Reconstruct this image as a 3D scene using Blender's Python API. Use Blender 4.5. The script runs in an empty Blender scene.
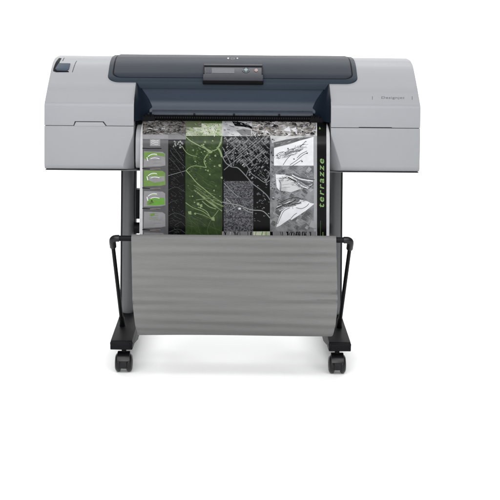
import bpy, bmesh, math, random
from mathutils import Vector, Matrix
random.seed(7)
S = bpy.context.scene
C = S.collection
R = math.radians

# ------------------------------------------------------------------ camera
F = 1350.0            # focal length in photo pixels (photo is 500 px wide)
D = 4.5               # camera distance from the housing front
H = 1.24              # camera height
VX = 233.3            # photo column of the optical axis
ROLL = 0.0078
cd = bpy.data.cameras.new('camera')
cam = bpy.data.objects.new('camera', cd); C.objects.link(cam)
cam.location = (0, -D, H)
cam.rotation_mode = 'XYZ'
cam.rotation_euler = (Matrix.Rotation(R(90), 3, 'X') @ Matrix.Rotation(ROLL, 3, 'Z')).to_euler()
cd.sensor_width = 36; cd.lens = F / 500 * 36
cd.shift_x = (250 - VX) / 500; cd.shift_y = -0.5
cd.clip_end = 200; cd.clip_start = 0.05
S.camera = cam

# ------------------------------------------------------------------ view / world
S.view_settings.view_transform = 'Standard'
S.view_settings.look = 'None'
S.view_settings.exposure = 0; S.view_settings.gamma = 1
w = bpy.data.worlds.new('World'); S.world = w; w.use_nodes = True
bg = w.node_tree.nodes['Background']
bg.inputs[0].default_value = (0.97, 0.98, 1, 1); bg.inputs[1].default_value = 0.36

# ------------------------------------------------------------------ materials
def srgb(*c):
    out = []
    for v in c:
        v = v / 255
        out.append(v / 12.92 if v <= 0.04045 else ((v + 0.055) / 1.055) ** 2.4)
    return (*out, 1)

def mat(name, col, rough=0.5, metal=0.0, var=0.06, scale=30, bump=0.0, bscale=400, spec=0.5, coat=0.0, stretch=None, col2=None, thr=None):
    m = bpy.data.materials.new(name); m.use_nodes = True
    nt = m.node_tree; b = nt.nodes['Principled BSDF']
    b.inputs['Roughness'].default_value = rough
    b.inputs['Metallic'].default_value = metal
    b.inputs['Specular IOR Level'].default_value = spec
    b.inputs['Coat Weight'].default_value = coat
    tc = nt.nodes.new('ShaderNodeTexCoord')
    mp = nt.nodes.new('ShaderNodeMapping')
    nt.links.new(tc.outputs['Object'], mp.inputs['Vector'])
    if stretch: mp.inputs['Scale'].default_value = stretch
    n = nt.nodes.new('ShaderNodeTexNoise'); n.inputs['Scale'].default_value = scale; n.inputs['Detail'].default_value = 5
    nt.links.new(mp.outputs[0], n.inputs['Vector'])
    r = nt.nodes.new('ShaderNodeValToRGB')
    if col2 is None:
        a = tuple(min(1, v * (1 - var)) for v in col[:3]) + (1,)
        c = tuple(min(1, v * (1 + var)) for v in col[:3]) + (1,)
        r.color_ramp.elements[0].position = 0.3; r.color_ramp.elements[1].position = 0.7
    else:
        a, c = col, col2
        t = thr or (0.45, 0.55)
        r.color_ramp.elements[0].position = t[0]; r.color_ramp.elements[1].position = t[1]
    r.color_ramp.elements[0].color = a; r.color_ramp.elements[1].color = c
    nt.links.new(n.outputs[0], r.inputs[0]); nt.links.new(r.outputs[0], b.inputs['Base Color'])
    if bump:
        n2 = nt.nodes.new('ShaderNodeTexNoise'); n2.inputs['Scale'].default_value = bscale; n2.inputs['Detail'].default_value = 3
        nt.links.new(mp.outputs[0], n2.inputs['Vector'])
        bp = nt.nodes.new('ShaderNodeBump'); bp.inputs['Strength'].default_value = bump; bp.inputs['Distance'].default_value = 0.001
        nt.links.new(n2.outputs[0], bp.inputs['Height']); nt.links.new(bp.outputs[0], b.inputs['Normal'])
    return m

M = {}
M['white_sweep'] = mat('white_sweep', (0.92, 0.92, 0.92, 1), 0.9, var=0.0, spec=0.1)
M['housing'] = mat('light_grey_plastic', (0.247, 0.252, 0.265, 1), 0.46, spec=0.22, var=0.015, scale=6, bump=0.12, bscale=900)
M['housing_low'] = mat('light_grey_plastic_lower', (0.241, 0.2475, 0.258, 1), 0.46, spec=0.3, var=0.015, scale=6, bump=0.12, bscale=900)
M['panel_grey'] = mat('inner_grey_plastic', (0.22, 0.225, 0.235, 1), 0.5, spec=0.3, var=0.03, bump=0.1)
M['navy'] = mat('navy_plastic', (0.0135, 0.023, 0.037, 1), 0.34, spec=0.22, var=0.05, scale=8, bump=0.05, bscale=700)
M['navy_dark'] = mat('shaded_navy_plastic', (0.005, 0.009, 0.016, 1), 0.45, spec=0.25, var=0.1, scale=8)
M['lid'] = mat('charcoal_plastic', (0.022, 0.027, 0.037, 1), 0.5, spec=0.10, var=0.04, scale=8, bump=0.08, bscale=900)
M['lid_rim'] = mat('slate_plastic', (0.016, 0.024, 0.034, 1), 0.5, spec=0.12, var=0.05, scale=8)
M['black'] = mat('black_plastic', (0.005, 0.005, 0.006, 1), 0.5, spec=0.10, var=0.15, scale=20, bump=0.1, bscale=500)
M['gloss_black'] = mat('gloss_black_plastic', (0.006, 0.006, 0.007, 1), 0.34, spec=0.30, var=0.15, scale=20, bump=0.15, bscale=300)
M['black_matte'] = mat('black_matte', (0.003, 0.003, 0.004, 1), 0.7, spec=0.1, var=0.1)
M['groove'] = mat('groove_dark', (0.04, 0.04, 0.045, 1), 0.7, spec=0.1, var=0.1)
M['metal'] = mat('painted_steel', (0.11, 0.113, 0.118, 1), 0.45, metal=0.2, spec=0.3, var=0.04, scale=20, stretch=(1, 1, 0.05))
M['brace'] = mat('brace_steel', (0.06, 0.06, 0.065, 1), 0.45, metal=0.3, var=0.2, scale=60)
M['cloth'] = mat('grey_nylon_cloth', (0.278, 0.277, 0.274, 1), 0.6, var=0.09, scale=16, bump=1.0, bscale=330, stretch=(0.12, 1, 2.6), spec=0.25)
M['hem'] = mat('grey_nylon_hem', (0.29, 0.288, 0.285, 1), 0.75, var=0.05, scale=40, bump=0.6, bscale=500, spec=0.25)
M['button_navy'] = mat('button_slate', (0.036, 0.052, 0.074, 1), 0.5, spec=0.12, var=0.08, scale=60)
M['bezel'] = mat('bezel_grey', (0.036, 0.038, 0.046, 1), 0.45, spec=0.12, var=0.05)
M['screen'] = mat('lcd_grey', (0.072, 0.076, 0.084, 1), 0.45, spec=0.1, var=0.08, scale=90)
M['teal'] = mat('teal_button', (0.02, 0.06, 0.075, 1), 0.4, var=0.1)
M['red'] = mat('red_button', (0.13, 0.03, 0.028, 1), 0.4, var=0.1)
M['emblem'] = mat('emblem_grey', (0.10, 0.10, 0.095, 1), 0.4, var=0.1)
M['glint'] = mat('silver_glint', (0.35, 0.35, 0.34, 1), 0.4, var=0.1)
M['ink_grey'] = mat('grey_lettering', (0.07, 0.075, 0.085, 1), 0.6, var=0.1)
M['bevel_strip'] = mat('lit_slate_strip', (0.036, 0.042, 0.054, 1), 0.4, spec=0.25, var=0.1, scale=40)
M['seam'] = mat('seam_and_edge_shade', (0.10, 0.10, 0.105, 1), 0.7, var=0.1, spec=0.1)
M['trim'] = mat('white_key', (0.28, 0.26, 0.26, 1), 0.4, var=0.05)

# ------------------------------------------------------------------ helpers
def link(name, me, m=None, parent=None, smooth=35):
    o = bpy.data.objects.new(name, me); C.objects.link(o)
    if m is not None and not me.materials: me.materials.append(m)
    if parent: o.parent = parent
    if smooth:
        for p in me.polygons: p.use_smooth = True
        try: me.set_sharp_from_angle(angle=R(smooth))
        except Exception: pass
    return o

def from_bm(name, bm, m, parent=None, smooth=35, bevel=0, seg=3, cut=None, recalc=True):
    if recalc: bmesh.ops.recalc_face_normals(bm, faces=bm.faces)
    me = bpy.data.meshes.new(name); bm.to_mesh(me); bm.free()
    o = link(name, me, m, parent, 0)
    mods = False
    if cut:
        for k in cut:
            md = o.modifiers.new('b', 'BOOLEAN'); md.object = k; md.operation = 'DIFFERENCE'; md.solver = 'EXACT'; mods = True
    if bevel:
        md = o.modifiers.new('v', 'BEVEL'); md.width = bevel; md.segments = seg; md.limit_method = 'ANGLE'; md.angle_limit = R(40); md.harden_normals = False; mods = True
    if mods:
        par = o.parent; o.parent = None
        dg = bpy.context.evaluated_depsgraph_get(); dg.update()
        me2 = bpy.data.meshes.new_from_object(o.evaluated_get(dg))
        o.modifiers.clear(); old = o.data; o.data = me2; me2.name = name
        bpy.data.meshes.remove(old); o.parent = par
        me2.materials.clear(); me2.materials.append(m)
    if smooth:
        for p in o.data.polygons: p.use_smooth = True
        o.data.set_sharp_from_angle(angle=R(smooth))
    return o

def prism(bm, prof, x0, x1):
    """closed (Y,z) profile extruded along X"""
    a = [bm.verts.new((x0, y, z)) for y, z in prof]
    b = [bm.verts.new((x1, y, z)) for y, z in prof]
    n = len(prof)
    bm.faces.new(a); bm.faces.new(list(reversed(b)))
    for i in range(n):
        j = (i + 1) % n
        bm.faces.new((a[j], a[i], b[i], b[j]))
    return bm

def box(bm, x0, x1, y0, y1, z0, z1):
    return prism(bm, [(y0, z0), (y1, z0), (y1, z1), (y0, z1)], x0, x1)

def tube(bm, pts, r, seg=16, cap=True):
    pts = [Vector(p) for p in pts]; rings = []
    rr = r if isinstance(r, (list, tuple)) else [r] * len(pts)
    up = None
    for i, p in enumerate(pts):
        t = (pts[min(i + 1, len(pts) - 1)] - pts[max(i - 1, 0)]).normalized()
        if up is None:
            up = t.orthogonal().normalized()
        up = (up - t * up.dot(t)).normalized()
        s = t.cross(up)
        rings.append([bm.verts.new(p + (up * math.cos(2 * math.pi * k / seg) + s * math.sin(2 * math.pi * k / seg)) * rr[i]) for k in range(seg)])
    for a, b in zip(rings, rings[1:]):
        for k in range(seg):
            bm.faces.new((a[k], a[(k + 1) % seg], b[(k + 1) % seg], b[k]))
    if cap:
        bm.faces.new(list(reversed(rings[0]))); bm.faces.new(rings[-1])
    return bm

def catmull(P, n=8):
    out = []
    for i in range(len(P) - 1):
        p0 = P[max(i - 1, 0)]; p1 = P[i]; p2 = P[i + 1]; p3 = P[min(i + 2, len(P) - 1)]
        for k in range(n):
            t = k / n
            out.append(tuple(0.5 * ((2 * b) + (-a + c) * t + (2 * a - 5 * b + 4 * c - d) * t * t + (-a + 3 * b - 3 * c + d) * t ** 3) for a, b, c, d in zip(p0, p1, p2, p3)))
    out.append(tuple(P[-1])); return out

def offset(prof, d):
    out = []
    for i in range(len(prof)):
        a = prof[max(i - 1, 0)]; b = prof[min(i + 1, len(prof) - 1)]
        ty, tz = b[0] - a[0], b[1] - a[1]; l = math.hypot(ty, tz) or 1
        out.append((prof[i][0] - tz / l * d, prof[i][1] + ty / l * d))
    return out

def tag(o, label=None, cat=None, group=None, kind=None):
    if label: o['label'] = label
    if cat: o['category'] = cat
    if group: o['group'] = group
    if kind: o['kind'] = kind
    return o

def invert(px, py):                       # photo pixel -> unrolled offset from the optical axis
    dx, dy = px - VX, py
    c, s = math.cos(ROLL), math.sin(ROLL)
    return dx * c + dy * s, -dx * s + dy * c

# ------------------------------------------------------------------ white studio sweep
bm = bmesh.new()
pr = [(-9, 0.0), (3.2, 0.0)] + [(3.2 + 1.2 * math.sin(R(a)), 1.2 - 1.2 * math.cos(R(a))) for a in range(10, 91, 10)] + [(4.4, 3.2)]
rows = [[bm.verts.new((x, y, z)) for x in (-6, 0, 6)] for y, z in pr]
for a, b in zip(rows, rows[1:]):
    for i in range(2): bm.faces.new((a[i], a[i + 1], b[i + 1], b[i]))
g = from_bm('studio_backdrop', bm, M['white_sweep'], smooth=60, recalc=False)
tag(g, kind='structure')

# ------------------------------------------------------------------ the printer
PR = bpy.data.objects.new('wide_format_printer', None); C.objects.link(PR)
tag(PR, 'large grey and navy plotter on a steel stand with black casters', 'printer')

ARC = [(0.016 - 0.016 * math.cos(R(a)), 0.8815 + 0.016 * math.sin(R(a))) for a in range(0, 58, 5)]
TOP = ARC + catmull([(0.0090, 0.8962), (0.028, 0.9095), (0.055, 0.9280), (0.093, 0.954), (0.187, 1.0105), (0.235, 1.025), (0.28, 1.0315), (0.377, 1.034), (0.42, 1.031), (0.450, 1.018), (0.462, 0.99)], 8)
FRONT_UP = [(0.0026, 0.8176), (0.001, 0.85)]
BACK = [(0.465, 0.95), (0.465, 0.8176)]
XI, XO = 0.329, 0.627
LOW = catmull([(0.0032, 0.8158), (0.0045, 0.77), (0.0075, 0.715), (0.0095, 0.692), (0.0115, 0.682), (0.0165, 0.6745), (0.026, 0.6700), (0.045, 0.668)], 8) + [(0.45, 0.668), (0.465, 0.69), (0.465, 0.8158)]

def cutter(pts, y0, y1):
    bm = bmesh.new()
    a = [bm.verts.new((x, y0, z)) for x, z in pts]; b = [bm.verts.new((x, y1, z)) for x, z in pts]
    bm.faces.new(a); bm.faces.new(list(reversed(b)))
    for i in range(len(pts)):
        j = (i + 1) % len(pts); bm.faces.new((a[j], a[i], b[i], b[j]))
    bmesh.ops.recalc_face_normals(bm, faces=bm.faces)
    me = bpy.data.meshes.new('k'); bm.to_mesh(me); bm.free()
    o = bpy.data.objects.new('k', me); C.objects.link(o); return o
kill = []
def X_of(px, py, Y):
    dx, dy = invert(px, py); return dx * (D + Y) / F
def Z_of(px, py, Y):
    dx, dy = invert(px, py); return H - dy * (D + Y) / F

# left door tab outline (x from photo columns 74..105)
tx = [X_of(p, 125, 0) for p in (73.9, 75.6, 102.7, 105.6)]
tab_cut = cutter([(tx[0] - .002, 0.80), (tx[0] - .002, 0.818), (tx[1] - .003, 0.8315), (tx[2] + .003, 0.8315), (tx[3] + .003, 0.8185), (tx[3] + .003, 0.80)], -0.02, 0.02)
kill.append(tab_cut)
# right slot
sx0, sx1 = X_of(359, 128, 0), X_of(392, 128, 0)
slot_cut = cutter([(sx0, 0.8195), (sx0, 0.80), (sx1, 0.80), (sx1, 0.8195)], -0.02, 0.012); kill.append(slot_cut)
# recess for the latch on the left shoulder and slit beside it
for s in (-1, 1):
    xs = sorted((s * XI, s * XO))
    bm = bmesh.new(); prism(bm, FRONT_UP + TOP + BACK, *xs)
    up = from_bm('upper_housing', bm, M['housing'], PR, 50, bevel=0.0022, cut=[tab_cut if s < 0 else slot_cut])
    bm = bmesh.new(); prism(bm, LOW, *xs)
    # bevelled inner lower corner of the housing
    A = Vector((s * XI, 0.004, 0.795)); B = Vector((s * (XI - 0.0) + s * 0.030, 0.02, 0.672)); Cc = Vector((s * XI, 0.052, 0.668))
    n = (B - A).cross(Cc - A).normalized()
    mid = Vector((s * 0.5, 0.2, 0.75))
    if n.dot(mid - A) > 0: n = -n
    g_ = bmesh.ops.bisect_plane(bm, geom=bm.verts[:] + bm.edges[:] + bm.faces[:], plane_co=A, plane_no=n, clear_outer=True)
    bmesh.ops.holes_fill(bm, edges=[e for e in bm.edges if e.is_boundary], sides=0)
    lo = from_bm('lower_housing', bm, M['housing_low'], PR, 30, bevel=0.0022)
    # dark core seen in the seam
    bm = bmesh.new(); box(bm, xs[0] + .006, xs[1] - .006, 0.012, 0.44, 0.775, 0.860)
    from_bm('housing_core', bm, M['seam'], PR)
# door tab on the left lower housing
bm = bmesh.new()
pts = [(tx[0], 0.8145), (tx[0] + .001, 0.818), (tx[1] + .0005, 0.8290), (tx[2] - .0005, 0.8290), (tx[3] - .001, 0.818), (tx[3], 0.8145)]
a = [bm.verts.new((x, 0.0022, z)) for x, z in pts]; b = [bm.verts.new((x, 0.02, z)) for x, z in pts]
bm.faces.new(a); bm.faces.new(list(reversed(b)))
for i in range(6): bm.faces.new((a[(i + 1) % 6], a[i], b[i], b[(i + 1) % 6]))
from_bm('door_tab', bm, M['housing'], PR, 30, bevel=0.0008)

def top_at(Y):                            # height of the shoulder surface
    for a, b in zip(TOP, TOP[1:]):
        if a[0] <= Y <= b[0]: return a[1] + (b[1] - a[1]) * (Y - a[0]) / (b[0] - a[0] + 1e-9)
    return TOP[-1][1]

def on_top(px, py):                       # where the photo pixel meets the shoulder surface
    dx, dy = invert(px, py)
    best = None
    for i in range(2000):
        Y = 0.40 * i / 2000
        e = abs(H - dy * (D + Y) / F - top_at(Y))
        if best is None or e < best[0]: best = (e, Y)
    Y = best[1]; return dx * (D + Y) / F, Y

def patch(name, poly, m, h0, h1, parent, n=10, bevel=0.0, surf=top_at):
    """plate following the shoulder: poly = [(X,Y)], from surface+h0 to surface+h1"""
    bm = bmesh.new()
    f = bm.faces.new([bm.verts.new((x, y, 0)) for x, y in poly])
    ys = [p[1] for p in poly]
    for k in range(1, n):
        yy = min(ys) + (max(ys) - min(ys)) * k / n
        bmesh.ops.bisect_plane(bm, geom=bm.verts[:] + bm.edges[:] + bm.faces[:], plane_co=(0, yy, 0), plane_no=(0, 1, 0))
    for v in bm.verts: v.co.z = surf(v.co.y) + h1
    ext = bmesh.ops.extrude_face_region(bm, geom=bm.faces[:])
    for v in [e for e in ext['geom'] if isinstance(e, bmesh.types.BMVert)]: v.co.z += h0 - h1
    return from_bm(name, bm, m, parent, 40, bevel=bevel, seg=2)

def px_poly(pts): return [on_top(*p) for p in pts]

# latch on the left shoulder
bm_l = patch('latch_recess', px_poly([(59.2, 58.2), (61.5, 58.4), (57.5, 70.9), (68.5, 71.2), (68.8, 72.2), (56, 72.2), (53.2, 71.2), (53.3, 69)]), M['black_matte'], -0.004, 0.0010, PR)
lt = patch('release_latch', px_poly([(58.8, 64.0), (70.3, 64.2), (68.9, 69.6), (67.0, 71.2), (57.0, 71.0), (55.2, 69.6)]), M['button_navy'], -0.004, 0.0035, PR, bevel=0.001)
patch('shoulder_slit', px_poly([(76.5, 61.0), (77.1, 61.0), (72.6, 72.3), (72.0, 72.3)]), M['groove'], -0.003, 0.0004, PR)
patch('shoulder_slit', px_poly([(64.0, 57.9), (64.6, 57.9), (63.0, 61.0), (62.3, 61.0)]), M['groove'], -0.003, 0.0004, PR, n=4)

# writing on the right shoulder
def text_mesh(s, size, shear=0.0, ls=1.0, res=3, bold=0.0):
    cu = bpy.data.curves.new('t', 'FONT'); cu.body = s; cu.size = size; cu.shear = shear; cu.space_character = ls
    cu.align_x = 'CENTER'; cu.resolution_u = res; cu.offset = bold; cu.fill_mode = 'FRONT'
    o = bpy.data.objects.new('t', cu); C.objects.link(o)
    dg = bpy.context.evaluated_depsgraph_get(); dg.update()
    me = bpy.data.meshes.new_from_object(o.evaluated_get(dg))
    bpy.data.objects.remove(o); bpy.data.curves.remove(cu)
    return me
me = text_mesh('Designjet', 0.0165, 0.15, 1.05)
x0, y0 = on_top(392.7, 98.8)
xs_ = [v.co.x for v in me.vertices]; wd = max(xs_) - min(xs_)
k = (23.5 / F * (D + y0)) / wd
for v in me.vertices:
    X = x0 + v.co.x * k; Y = y0 + v.co.y * 0.85
    v.co = (X, Y, top_at(Y) + 0.0006)
link('model_lettering', me, M['ink_grey'], PR, 0)
for px in (372.4, 412.2):
    patch('shoulder_mark', px_poly([(px - .25, 96.4), (px + .25, 96.4), (px + .25, 99.6), (px - .25, 99.6)]), M['ink_grey'], -0.002, 0.0006, PR, n=3)

# ---- lid
def lid_poly(hx, y0, y1, r, n=8):
    p = [(-hx, y1)]
    for k in range(n + 1):
        a = R(180 + 90 * k / n); p.append((-hx + r + r * math.cos(a), y0 + r * 0.75 + r * 0.75 * math.sin(a)))
    for k in range(n + 1):
        a = R(270 + 90 * k / n); p.append((hx - r + r * math.cos(a), y0 + r * 0.75 + r * 0.75 * math.sin(a)))
    p.append((hx, y1)); return p
def lidsurf(Y): return top_at(max(Y, 0))
patch('lid_rim', lid_poly(0.4275, 0.0965, 0.430, 0.042), M['lid_rim'], -0.02, 0.0036, PR, n=26, bevel=0.003, surf=lidsurf)
patch('lid_rim_gap', lid_poly(0.413, 0.117, 0.425, 0.030), M['black_matte'], 0.001, 0.0041, PR, n=26, surf=lidsurf)
LID = patch('lid', lid_poly(0.4085, 0.1185, 0.424, 0.027), M['lid'], 0.001, 0.0066, PR, n=26, bevel=0.0025, surf=lidsurf)

# emblem on the lid; bright discs paint the highlights at the ring's sides
for (px, r_, mm) in ((228.2, .0034, 'glint'), (237.4, .0030, 'glint')):
    x, y = on_top(px, 60.2)
    patch('emblem_glint', [(x + r_ * math.cos(R(t)), y + 3.2 * r_ * math.sin(R(t))) for t in range(0, 360, 30)], M[mm], 0.0, 0.0073, PR, n=3, surf=lidsurf)
x, y = on_top(232.8, 60.6)
bm = bmesh.new()
for k in range(24):
    a0, a1 = 2 * math.pi * k / 24, 2 * math.pi * (k + 1) / 24
    q = []
    for (a, r_) in ((a0, .0075), (a1, .0075), (a1, .0058), (a0, .0058)):
        xx, yy = x + r_ * math.cos(a), y + 2.2 * r_ * math.sin(a)
        q.append(bm.verts.new((xx, yy, top_at(yy) + 0.0072)))
    bm.faces.new(q)
from_bm('emblem_ring', bm, M['emblem'], PR)

me = text_mesh('hp', 0.010, 0.25)
for v in me.vertices:
    xx = x + v.co.x; yy = y + (v.co.y - .0022) * 2.0; v.co = (xx, yy, top_at(yy) + 0.0073)
link('emblem_lettering', me, M['emblem'], PR, 0)

# ---- control panel jutting out of the lid
cx0, cx1 = X_of(203.6, 74, 0.15), X_of(262.6, 74, 0.15)
PY0, PZ0 = 0.188, 1.0182      # back of the panel face
PY1, PZ1 = 0.078, 0.9745      # front lip
def pan(Y): return PZ0 + (PZ1 - PZ0) * (Y - PY0) / (PY1 - PY0)
bm = bmesh.new()
prism(bm, [(PY0, PZ0 - .02), (PY0, PZ0), (PY1 + .003, pan(PY1 + .003)), (PY1, PZ1 - .002), (PY1 + .0005, PZ1 - .006), (0.0885, 0.9545), (0.12, 0.9545)], cx0, cx1)
cp = from_bm('control_panel', bm, M['bezel'], PR, 30, bevel=0.0022)
# black under-lip
bm = bmesh.new(); prism(bm, [(PY1 + .0008, PZ1 - .0065), (0.0835, 0.9560), (0.087, 0.9525), (0.125, 0.9525), (0.125, 0.966)], cx0 - .0015, cx1 + .0015)
from_bm('panel_underside', bm, M['black_matte'], PR, bevel=0.0035)
def on_panel(px, py):
    dx, dy = invert(px, py)
    # solve H - dy (D+Y)/F = pan(Y)
    a = (PZ1 - PZ0) / (PY1 - PY0)
    Y = (H - dy * D / F - PZ0 + a * PY0) / (a + dy / F)
    return dx * (D + Y) / F, Y
def ppatch(name, pts, m, h, bevel=0.0, parent=cp):
    return patch(name, [on_panel(*p) for p in pts], m, -0.001, h, parent, n=2, bevel=bevel, surf=pan)
def rect(a, b, c, d, t=0.0): return [(a, c + t * (a - VX)), (b, c + t * (b - VX)), (b, d + t * (b - VX)), (a, d + t * (a - VX))]
T = 0.0078
ppatch('panel_edge_shade', rect(204.4, 262.0, 66.0, 66.9, T), M['black_matte'], 0.0030)  # black strips paint the shadow lines round the sunken part of the panel
ppatch('panel_edge_shade', rect(203.4, 204.4, 66.0, 74.0, T), M['black_matte'], 0.0026)
ppatch('panel_edge_shade', rect(261.8, 262.8, 66.0, 74.2, T), M['black_matte'], 0.0026)
ppatch('display', rect(212.0, 234.4, 68.6, 73.4, T), M['screen'], 0.0010)
for i in range(3):
    ppatch('indicator_key', rect(205.6 + i * 2.0, 207.2 + i * 2.0, 68.2, 73.4, T), M['lid_rim'], 0.0012)
def disc(cx, cy, rx, ry, n=20): return [(cx + rx * math.cos(2 * math.pi * k / n), cy + ry * math.sin(2 * math.pi * k / n)) for k in range(n)]
ppatch('navigation_ring', disc(246.0, 70.4, 4.0, 2.7), M['lid_rim'], 0.0011)
ppatch('select_button', disc(246.0, 70.3, 1.9, 1.3), M['teal'], 0.0020)
for dx_, dy_ in ((-3, 0), (3, 0), (0, -1.9), (0, 1.9)):
    ppatch('arrow_button', disc(246 + dx_, 70.4 + dy_, .55, .35, 8), M['teal'], 0.0018)
ppatch('cancel_button', disc(256.2, 70.6, 1.7, 1.5), M['red'], 0.0016)
for a in (1, -1):
    ppatch('cancel_cross', [(255.5, 70.6 - .6 * a - .12), (255.7, 70.6 - .6 * a - .25), (256.9, 70.6 + .6 * a + .12), (256.7, 70.6 + .6 * a + .25)], M['trim'], 0.0024)

# ---- navy window below the lid, recessed between the housings, with slanted cheeks
FACE = [(0.1015, 0.9570), (0.1018, 0.945), (0.104, 0.90), (0.104, 0.872), (0.098, 0.864)]
bm = bmesh.new(); prism(bm, FACE + [(0.098, 0.855), (0.30, 0.855), (0.30, 0.99), (0.13, 0.975)], -XI + .001, XI - .001)
WF = from_bm('front_window', bm, M['navy'], PR, 40)
for s in (-1, 1):
    bm = bmesh.new()
    zs = [0.962, 0.95, 0.93, 0.91, 0.89, 0.875, 0.86, 0.846, 0.832]
    rings = []
    for i, z in enumerate(zs):
        t = i / (len(zs) - 1)
        wdt = 0.002 + 0.056 * min(1, (0.962 - z) / 0.085) ** 0.8
        yo = 0.10 - 0.088 * min(1, max(0, (0.962 - z) / 0.055)) if z > 0.90 else 0.012
        yo = max(yo, 0.012)
        ys_ = 0.106
        # outer (at the housing), curved inwards to the window
        ring = [(s * (XI - .0006), 0.14, z), (s * (XI - .0006), yo, z)]
        for k in range(1, 7):
            u = k / 6
            ring.append((s * (XI - .0006 - wdt * (0.12 + .88 * u ** 1.25)), yo + (ys_ - yo) * (1 - (1 - u) ** 1.5), z))
        ring.append((s * (XI - .0006 - wdt), 0.14, z))
        rings.append([bm.verts.new(p) for p in ring])
    for a, b in zip(rings, rings[1:]):
        n_ = len(a)
        for k in range(n_): bm.faces.new((a[k], a[(k + 1) % n_], b[(k + 1) % n_], b[k]))
    bm.faces.new(rings[0]); bm.faces.new(list(reversed(rings[-1])))
    from_bm('shaded_window_cheek', bm, M['navy_dark'], PR, 50)  # shade at the window's ends put into the darker navy
# bevel strip at the window's foot, its upward-facing lightness put into the colour
bm = bmesh.new(); prism(bm, [(0.099, 0.8645), (0.077, 0.8590), (0.073, 0.8540), (0.074, 0.8480), (0.12, 0.8480), (0.12, 0.864)], -0.273, 0.273)
from_bm('exit_strip', bm, M['bevel_strip'], PR, 40, bevel=0.001)
for px in (148.6, 194.3, 234.0, 279.2):
    x = X_of(px, 116, 0.07)
    bm = bmesh.new(); box(bm, x - .0032, x + .0032, 0.069, 0.078, 0.8485, 0.8555)
    from_bm('strip_clip', bm, M['black'], PR, bevel=0.001)
# slot with its row of star wheels
bm = bmesh.new(); box(bm, -0.30, 0.30, 0.083, 0.20, 0.8310, 0.8478)
from_bm('exit_slot', bm, M['black_matte'], PR)
bm = bmesh.new(); tube(bm, [(-.0017, 0, 0), (.0017, 0, 0)], 0.0052, 10)
first = from_bm('star_wheel', bm, M['black'], PR)
first.location = (-0.290, 0.0745, 0.8392)
for i in range(1, 76):
    o = first.copy(); C.objects.link(o); o.parent = PR
    o.location = (-0.290 + i * 0.58 / 75, 0.0745, 0.8392)
for s in (-1, 1):
    bm = bmesh.new()
    pts = [(s * .262, .839)]
    for i in range(8):
        x = .262 + i * .0058
        pts += [(s * x, .839 + (.012 if i % 3 else .006)), (s * (x + .0032), .839 + (.011 if i % 2 else .004)), (s * (x + .0034), .839)]
    pts += [(s * .310, .828), (s * .262, .828)]
    a_ = [bm.verts.new((x, 0.066, z)) for x, z in pts]; b_ = [bm.verts.new((x, 0.09, z)) for x, z in pts]
    bm.faces.new(a_); bm.faces.new(list(reversed(b_)))
    for i in range(len(pts)):
        j = (i + 1) % len(pts); bm.faces.new((a_[j], a_[i], b_[i], b_[j]))
    from_bm('guide_block', bm, M['black_matte'], PR)

# central body: dark void, inner grey panel behind the paper, curved platen
bm = bmesh.new(); box(bm, -XI + .001, XI - .001, 0.13, 0.455, 0.69, 0.855)
from_bm('body_core', bm, M['navy_dark'], PR)
PLAT = [(0.128, 0.816), (0.06, 0.8145), (0.02, 0.803), (-0.001, 0.786), (-0.010, 0.765), (-0.008, 0.71), (0.004, 0.686), (0.02, 0.676), (0.05, 0.672), (0.128, 0.672)]
bm = bmesh.new(); prism(bm, [(PLAT[0])] + catmull(PLAT[1:-1], 6) + [PLAT[-1]], -0.3215, 0.3195)
from_bm('platen_panel', bm, M['panel_grey'], PR, 40, bevel=0.002)
bm = bmesh.new(); box(bm, -XO + .0012, XO - .0012, 0.022, 0.44, 0.6652, 0.6674)
from_bm('underside_tray', bm, M['metal'], PR, bevel=0.002)
bm = bmesh.new(); prism(bm, [(0.30, 0.86), (0.45, 0.86), (0.46, 0.99), (0.44, 1.024), (0.30, 1.024)], -XI + .002, XI - .002)
from_bm('rear_cover', bm, M['lid_rim'], PR, bevel=0.003)

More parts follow.
